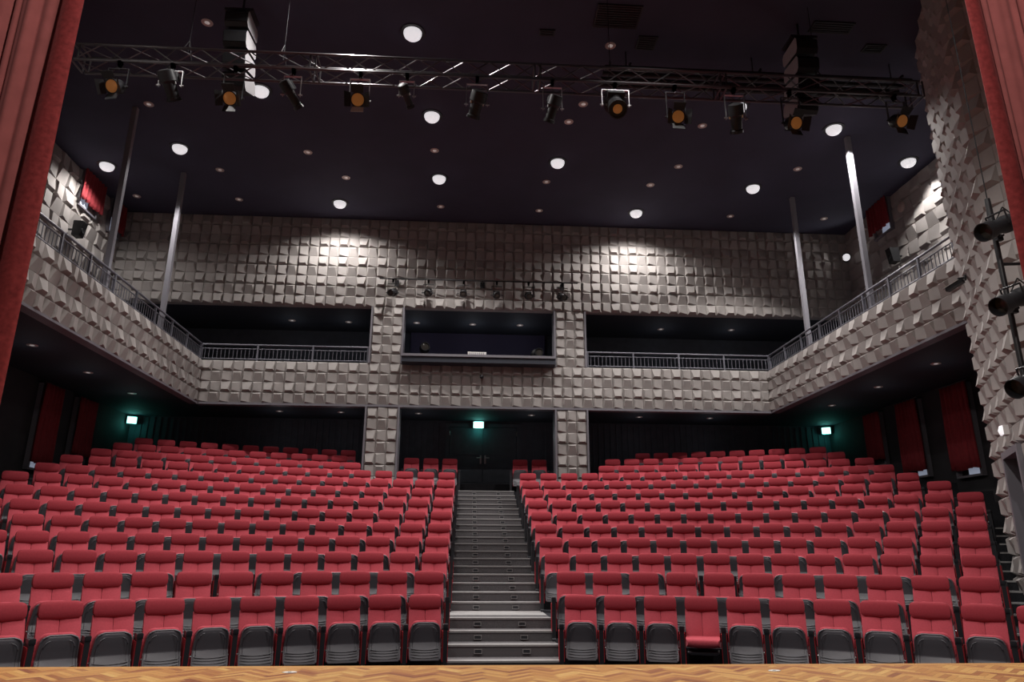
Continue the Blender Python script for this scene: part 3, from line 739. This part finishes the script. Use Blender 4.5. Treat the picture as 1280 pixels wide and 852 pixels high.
# ------------------------------------------------------------------ booth contents
e = empty('mixing_console', (.2, 19.78, 6.93)); tag(e, 'off-white console box on the control booth ledge', 'console')
b = MB(); b.slab([(-.12,.26,0,.10),(-.1,.265,0,.12),(.10,.265,0,.15),(.12,.26,0,.14)], M['white'], 5, 0, Matrix(((1,0,0,0),(0,0,1,0),(0,1,0,0),(0,0,0,1)))); b.build('body', e)
b = MB()
for k in range(8): b.box(-.21 + k*.055, -.19 + k*.055, -.126, -.121, .03, .10, M['trim'])
b.build('fader', e, False)
def follow(x, lab, sc_=1.0):
    e = empty('followspot', (x, 20.75, ZT - .02)); tag(e, lab, 'followspot')
    T = Matrix.Translation((0, 0, .72 * sc_)) @ aim((.1, -1, -.12))
    b = MB(); b.lathe([(.08,.3),(.15,.27),(.16,.0),(.11,-.04),(.11,-.3),(.13,-.31),(.13,-.36),(.11,-.36),(.1,-.32)], M['black'], 18, T); b.build('body', e)
    b = MB(); b.lathe([(.1,-.325),(.05,-.335),(.02,-.337)], M['lens_clear'], 16, T); b.build('lens', e)
    b = MB(); b.tube((0,0,.2),(0,0,.62 * sc_),.025,M['black']); b.build('pole', e)
    for k in range(3):
        t = k * 2 * PI / 3 + .4; b = MB(); b.tube((0,0,.35),(.38*math.cos(t),.38*math.sin(t),.015),.016,M['black'],6); b.build('leg', e)
follow(-1.36, 'dark followspot standing in the control booth near its left-side pillar')
follow(2.02, 'small dark followspot standing in the control booth near its right-side pillar', .85)

# ------------------------------------------------------------------ windows, curtains and small wall fittings
def wall_curtain(xw, n, y0, y1, z0, z1, lab, gap=.07, light=True):
    # xw wall plane, n = direction into the room
    wn = empty('window', (xw, (y0 + y1) / 2, z0)); wn.name = 'window_%d' % wall_curtain.k; wall_curtain.k += 1; struct(wn)
    w = y1 - y0; h = z1 - z0; c = n
    b = MB()
    xs = sorted((0, c * .12))
    for q in ((-w/2+.06, -w/2+.12, -gap-.06, h), (w/2-.12, w/2-.06, -gap-.06, h), (-w/2+.06, w/2-.06, -gap-.1, -gap-.05)): b.box(xs[0], xs[1], q[0], q[1], q[2], q[3], M['trim'])
    b.build('window_frame', wn, False)
    b = MB(); b.box(min(c*.10,c*.112), max(c*.10,c*.112), -w/2 + .12, -w/2 + .5, -gap - .05, .3, M['day'] if light else M['blackm']); b.build('window_pane', wn, False)
    e = empty('window_curtain', (xw + c * .19, (y0 + y1) / 2, z0)); tag(e, lab, 'curtain', 'red window curtains on the side walls')
    npt, nz = 60, 8; vs = []
    rnd = random.Random(int(y0 * 100)); ph = rnd.uniform(0, 6)
    for j in range(nz):
        t = j / (nz - 1)
        for i in range(npt):
            u = i / (npt - 1); y = (u - .5) * w * (.97 + .06 * (1 - t)); x = c * (.035 * math.sin(u * w * 38 + ph + .4 * math.sin(t * 4)) + .012 * math.sin(u * w * 80))
            vs.append((x, y, h * t + .02 * math.sin(u * 9 + ph) * (1 - t)))
    b = MB(); b.add(vs, [(j*npt+i, j*npt+i+1, (j+1)*npt+i+1, (j+1)*npt+i) for j in range(nz-1) for i in range(npt-1)], M['wincurtain'])
    o = b.build('drape', e, True, 180); md = o.modifiers.new('thick', 'SOLIDIFY'); md.thickness = .006
    b = MB(); b.tube((0, -w/2 - .06, h + .02), (0, w/2 + .06, h + .02), .014, M['black'], 8)
    for s in (-1, 1): b.tube((0, s * w/2, h + .02), (-c * .19, s * w/2, h + .02), .009, M['black'], 6)
    b.build('curtain_rod', e)
wall_curtain.k = 1
wall_curtain(XL, 1, 17.45, 18.5, 10.38, 11.33, 'bright red window curtain high on the left-side wall, nearer the stage')
wall_curtain(XL, 1, 19.05, 19.85, 10.38, 11.33, 'dim red window curtain high on the left-side wall, by the post')
wall_curtain(XR, -1, 17.4, 18.4, 10.42, 11.33, 'dim red window curtain high on the right-side wall, above the balcony')
wall_curtain(XL, 1, 17.5, 18.4, 3.55, 5.45, 'dark red curtain under the left-side balcony, nearer the stage')
wall_curtain(XL, 1, 19.15, 20.1, 3.95, 5.45, 'dark red curtain under the left-side balcony, nearer the exit', light=False)
wall_curtain(XR, -1, 15.6, 16.6, 3.45, 5.45, 'dark red curtain under the right-side balcony, beside the splayed wall')
wall_curtain(XR, -1, 17.5, 18.45, 3.62, 5.45, 'dark red curtain under the right-side balcony, the middle one of three')
wall_curtain(XR, -1, 19.3, 20.15, 4.12, 5.45, 'dark red curtain under the right-side balcony, nearest the exit', light=False)

# bright flood on the right-hand balcony wall
e = empty('wall_floodlight', (XR - .1, 19.9, 10.42)); tag(e, 'bright lit floodlight on the balcony wall behind the middle post', 'wall lamp')
T = aim((-.7, -.7, -.15)) 
b = MB(); b.lathe([(.06,.10),(.10,.08),(.13,-.03),(.145,-.06),(.12,-.06),(.11,-.04)], M['black'], 18, T); b.build('housing', e)
b = MB(); b.lathe([(.115,-.05),(.08,-.075),(.02,-.085)], M['lamp'], 16, T); b.build('lens', e)
b = MB(); b.tube((0, 0, 0), (.1, 0, -.02), .02, M['black']); b.build('bracket', e)
spot(XR - .24, 19.76, 10.39, 12, 150, .5, d=(-.7, -.7, -.15))
# lamp over the side doorway
P = A0 + AD * 1.82 + AN * .1
e = empty('wall_lamp', (P.x, P.y, 3.28), math.atan2(AN.y, AN.x)); tag(e, 'small white lit lamp over the side doorway in the splayed tiled wall', 'wall lamp')
b = MB(); b.box(-.02, .05, -.09, .09, -.07, .07, M['white']); b.build('housing', e, False)
b = MB(); b.slab([(-.065,.08,-.03,0),(0,.085,-.05,0),(.065,.08,-.03,0)], M['lamp'], 5, .02, Matrix.Translation((.05, 0, 0)) @ Matrix.Rotation(PI/2, 4, 'Z')); b.build('lens', e)
spot(P.x + AN.x * .14, P.y + AN.y * .14, 3.28, 7, 165, .6, d=AN)
# security camera on the splayed wall
P = A0 + AD * 1.0 + AN * .11
e = empty('security_camera', (P.x, P.y, 5.98), math.atan2(AN.y, AN.x)); tag(e, 'small security camera on the splayed tiled wall', 'camera')
b = MB(); b.lathe([(.055,-.012),(.055,.012)], M['black'], 14, Matrix.Rotation(PI/2, 4, 'Y')); b.path([(0,0,0),(.10,0,0),(.12,0,-.06)], .016, M['black']); b.build('bracket', e)
b = MB(); T = Matrix.Translation((.12, 0, -.09)) @ Matrix.Rotation(-.7, 4, 'Z') @ Matrix.Rotation(.25, 4, 'Y')
b.box(-.10, .20, -.04, .04, -.035, .035, M['black'], T); b.box(-.06, .24, -.046, .046, .035, .043, M['white'], T); b.build('body', e, False)
b = MB(); b.tube(T @ Vector((.20, 0, 0)), T @ Vector((.215, 0, 0)), .026, M['lens_clear'], 12); b.build('lens', e)
# camera under the booth ledge
e = empty('wall_mounted_camera', (.347, YW - .13, 6.38)); tag(e, 'tiny dark camera on the tiles under the control booth ledge', 'camera')
b = MB(); b.box(-.045, .045, .0, .03, -.05, .05, M['black']); b.tube((0, 0, 0), (0, -.08, -.02), .014, M['black'], 6); b.build('bracket', e, False)
b = MB(); b.lathe([(.05,.03),(.06,0),(.055,-.03),(.03,-.055),(.008,-.062)], M['black'], 14, Matrix.Translation((0, -.1, -.03))); b.build('dome', e)
# small black speakers on the balcony walls
def wall_speaker(x, y, z, n, lab):
    e = empty('wall_speaker', (x, y, z)); tag(e, lab, 'loudspeaker', 'small black wall speakers')
    T = Matrix.Rotation(0, 4, 'Z')
    b = MB(); xs = sorted((n * .08, n * .3))
    b.add([(xs[0] if n > 0 else xs[1], -.13, -.2), (xs[0] if n > 0 else xs[1], .13, -.2), (n * .26, .11, -.2), (n * .26, -.11, -.2), (xs[0] if n > 0 else xs[1], -.13, .2), (xs[0] if n > 0 else xs[1], .13, .2), (n * .32, .11, .2), (n * .32, -.11, .2)], [(0,3,2,1),(4,5,6,7),(0,1,5,4),(1,2,6,5),(2,3,7,6),(3,0,4,7)], M['black']); b.build('cabinet', e, False)
    b = MB(); b.tube((-n * .1, 0, 0), (n * .1, 0, 0), .025, M['black']); b.build('bracket', e)
    b = MB(); b.lathe([(.075,0),(.07,.012),(.02,.004)], M['blackm'], 14, Matrix.Translation((n * .285, 0, -.04)) @ Matrix.Rotation(n * PI/2, 4, 'Y')); b.build('cone', e)
wall_speaker(XL + .13, 17.42, 9.45, 1, 'small black wall speaker low on the left-side wall behind the balcony rail')
wall_speaker(XR - .13, 17.3, 9.35, -1, 'small black wall speaker low on the right-side wall behind the balcony rail')
e = empty('wall_disc', (XR - .11, 16.9, 10.62)); tag(e, 'pale round disc on the right-side balcony wall', 'disc')
b = MB(); b.lathe([(.15,0),(.15,-.03),(.11,-.05)], M['lens_warm'], 20, Matrix.Rotation(PI/2, 4, 'Y')); b.build('face', e)
b = MB(); b.tube((0,0,0),(.1,0,0),.03,M['black']); b.build('bracket', e)

# exit signs
for n, (x, z, lab, rz) in enumerate(((-10.22, 5.26, 'glowing exit panel at the corner under the left-side balcony', .5), (.318, 5.36, 'glowing exit panel over the rear double doors', 0), (11.5, 5.27, 'glowing exit panel at the corner under the right-side balcony', -.5))):
    y = YB - .16 if n == 1 else 22.2
    z = 5.38 if n != 1 else 5.42
    e = empty('exit_sign', (x, y, z), rz); tag(e, lab, 'exit sign', 'glowing exit panels')
    w = .165 if n == 1 else .13
    b = MB(); b.box(-w - .015, w + .015, 0, .06, -.115, .115, M['black']); b.build('housing', e, False)
    b = MB(); b.box(-w, w, -.012, 0, -.1, .1, M['exit']); b.build('panel', e, False)
    b = MB(); b.tube((0, .03, .115), (0, .03, (ZB + .03 - z) if n != 1 else .12), .012, M['black'], 6); b.tube((0, .06, 0), (0, .15, 0), .02, M['black'], 6); b.build('bracket', e)
    L = bpy.data.lights.new('exit_glow', 'AREA'); L.energy = 1.1; L.size = .25; L.color = (.12, .85, .72)
    o = bpy.data.objects.new('exit_glow', L); col.objects.link(o); o.location = Vector((x, y, z)) + Matrix.Rotation(rz, 3, 'Z') @ Vector((0, -.03, 0)); o.rotation_euler = (PI/2, 0, rz)
    L = bpy.data.lights.new('exit_spill', 'POINT'); L.energy = 1.9; L.color = (.10, .85, .70); L.shadow_soft_size = .04
    o = bpy.data.objects.new('exit_spill', L); col.objects.link(o); o.location = Vector((x, y - .1, z - .16))

# ------------------------------------------------------------------ boom stand with three spotlights
e = empty('boom_stand', (6.06, 7.25, 0)); tag(e, 'thin black vertical boom pole before the splayed tiled wall', 'stand')
b = MB(); b.tube((0, 0, .03), (0, 0, 5.22), .03, M['black'], 10); b.build('pole', e)
b = MB(); b.tube((0, 0, 5.22), (0, 0, 5.55), .04, M['black'], 10, .03); b.tube((0, 0, 5.55), (0, 0, ZC), .007, M['blackm'], 6); b.build('top_cable', e)
b = MB(); b.lathe([(.2,0),(.2,.02),(.06,.04)], M['black'], 20); b.build('base', e)
b = MB(); b.tube((0, 0, 4.72), (.32, -.05, 4.72), .018, M['black'], 6); b.build('side_arm', e)
def boomspot(z, lab):
    e = empty('boom_spotlight', (6.04, 7.10, z)); tag(e, lab, 'stage light', 'spotlights on the boom pole')
    T = Matrix.Translation((-.08, -.07, .0)) @ aim((-.90, -.22, -.40))
    b = MB(); b.lathe([(.06,.30),(.10,.27),(.105,.08),(.085,.05),(.085,-.16),(.108,-.17),(.108,-.30),(.10,-.30),(.098,-.20)], M['black'], 20, T); b.build('body', e)
    b = MB(); b.lathe([(.096,-.2),(.05,-.21),(.02,-.212)], M['lens_clear'], 16, T); b.build('lens', e)
    b = MB(); b.path([T @ Vector((.115, 0, 0)), T @ Vector((.115, .15, .02)), T @ Vector((-.115, .15, .02)), T @ Vector((-.115, 0, 0))], .011, M['black'], 6); b.build('yoke', e)
    b = MB(); b.box(-.015, .055, .07, .118, -.10, -.03, M['black']); b.tube((.02, .02, -.06), (.02, .08, -.06), .014, M['black'], 6); b.build('clamp', e, False)
    b = MB(); b.path([T @ Vector((0, .10, .27)), T @ Vector((.03, .2, .24)), Vector((.0, .06, .14)), Vector((-.03, .06, .05))], .008, M['cable'], 6); b.build('cable', e)
boomspot(5.09, 'black spotlight on the boom pole, topmost of three')
boomspot(4.21, 'black spotlight on the boom pole, middle of three')
boomspot(3.30, 'black spotlight on the boom pole, lowest of three')

HA, HB = 560, 430
# ------------------------------------------------------------------ added fill lights above the stage end (outside the view), brightening seats and array
for x, y, W in ((-5.5, 8.6, HB), (3.0, 8.8, HB), (-3.6, 5.2, HA), (1.0, 5.2, HA), (4.2, 5.0, HA)):
    spot(x, y, ZC - .2, W, 100, .35)
spot(-2.3, 10.2, ZC - .2, 420, 156, .3)
# added unseen lights over the stage for the curtain backs and the parquet
for x, d in ((.1, (-.68, .56, -.5)), (1.0, (.68, .56, -.5))):
    spot(x, 1.3, 7.4, 620, 66, .7, (1, .95, .90), .12, d)
spot(.5, 1.5, 7.4, 520, 70, .8, (1, .95, .9), .2, (0, .45, -1))

def added_fill(x, y, z, W):  # added fill for dark recesses, set below fittings that are off
    L = bpy.data.lights.new('added_fill_light', 'POINT'); L.energy = W; L.color = (.86, .92, 1); L.shadow_soft_size = .05
    o = bpy.data.objects.new('added_fill_light', L); col.objects.link(o); o.location = (x, y, z)
for x in (-5.53, -3.795, 6.071, 8.335): added_fill(x, 21.4, ZU - .5, 1.3)
for x in (-1.681, .067, 1.552): added_fill(x, 21.35, ZU - .45, 2.0)
for x in (-8.92, 10.18):
    for y in (14.56, 16.84, 19.12): added_fill(x, y, ZB - .6, 1.3)
for x in (-5.6, -3.8, -1.5, 1.9, 5.2, 7.4): added_fill(x, 21.3, ZB - .6, 1.4)
w = bpy.data.worlds.new('World'); sc.world = w; w.use_nodes = True
w.node_tree.nodes['Background'].inputs[0].default_value = (.5, .45, .6, 1); w.node_tree.nodes['Background'].inputs[1].default_value = .036

# ------------------------------------------------------------------ camera
cam = bpy.data.cameras.new('Camera'); cam.sensor_fit = 'HORIZONTAL'; cam.sensor_width = 36; cam.lens = 893.545 / 1280 * 36; cam.clip_end = 200
co = bpy.data.objects.new('Camera', cam); col.objects.link(co)
yaw, pit, rol = math.radians(3.486), math.radians(16.681), math.radians(.277)
f = Vector((math.sin(yaw) * math.cos(pit), math.cos(yaw) * math.cos(pit), math.sin(pit))); r = Vector((math.cos(yaw), -math.sin(yaw), 0)); u = r.cross(f)
r2_, u2_ = r * math.cos(rol) + u * math.sin(rol), -r * math.sin(rol) + u * math.cos(rol)
mw = Matrix((r2_, u2_, -f)).transposed().to_4x4(); mw.translation = (0, 0, ZO); co.matrix_world = mw
sc.camera = co
vs_ = sc.view_settings; vs_.view_transform = 'Standard'; vs_.look = 'None'; vs_.gamma = 1; vs_.use_curve_mapping = False; vs_.exposure = .08
sc.display_settings.display_device = 'sRGB'
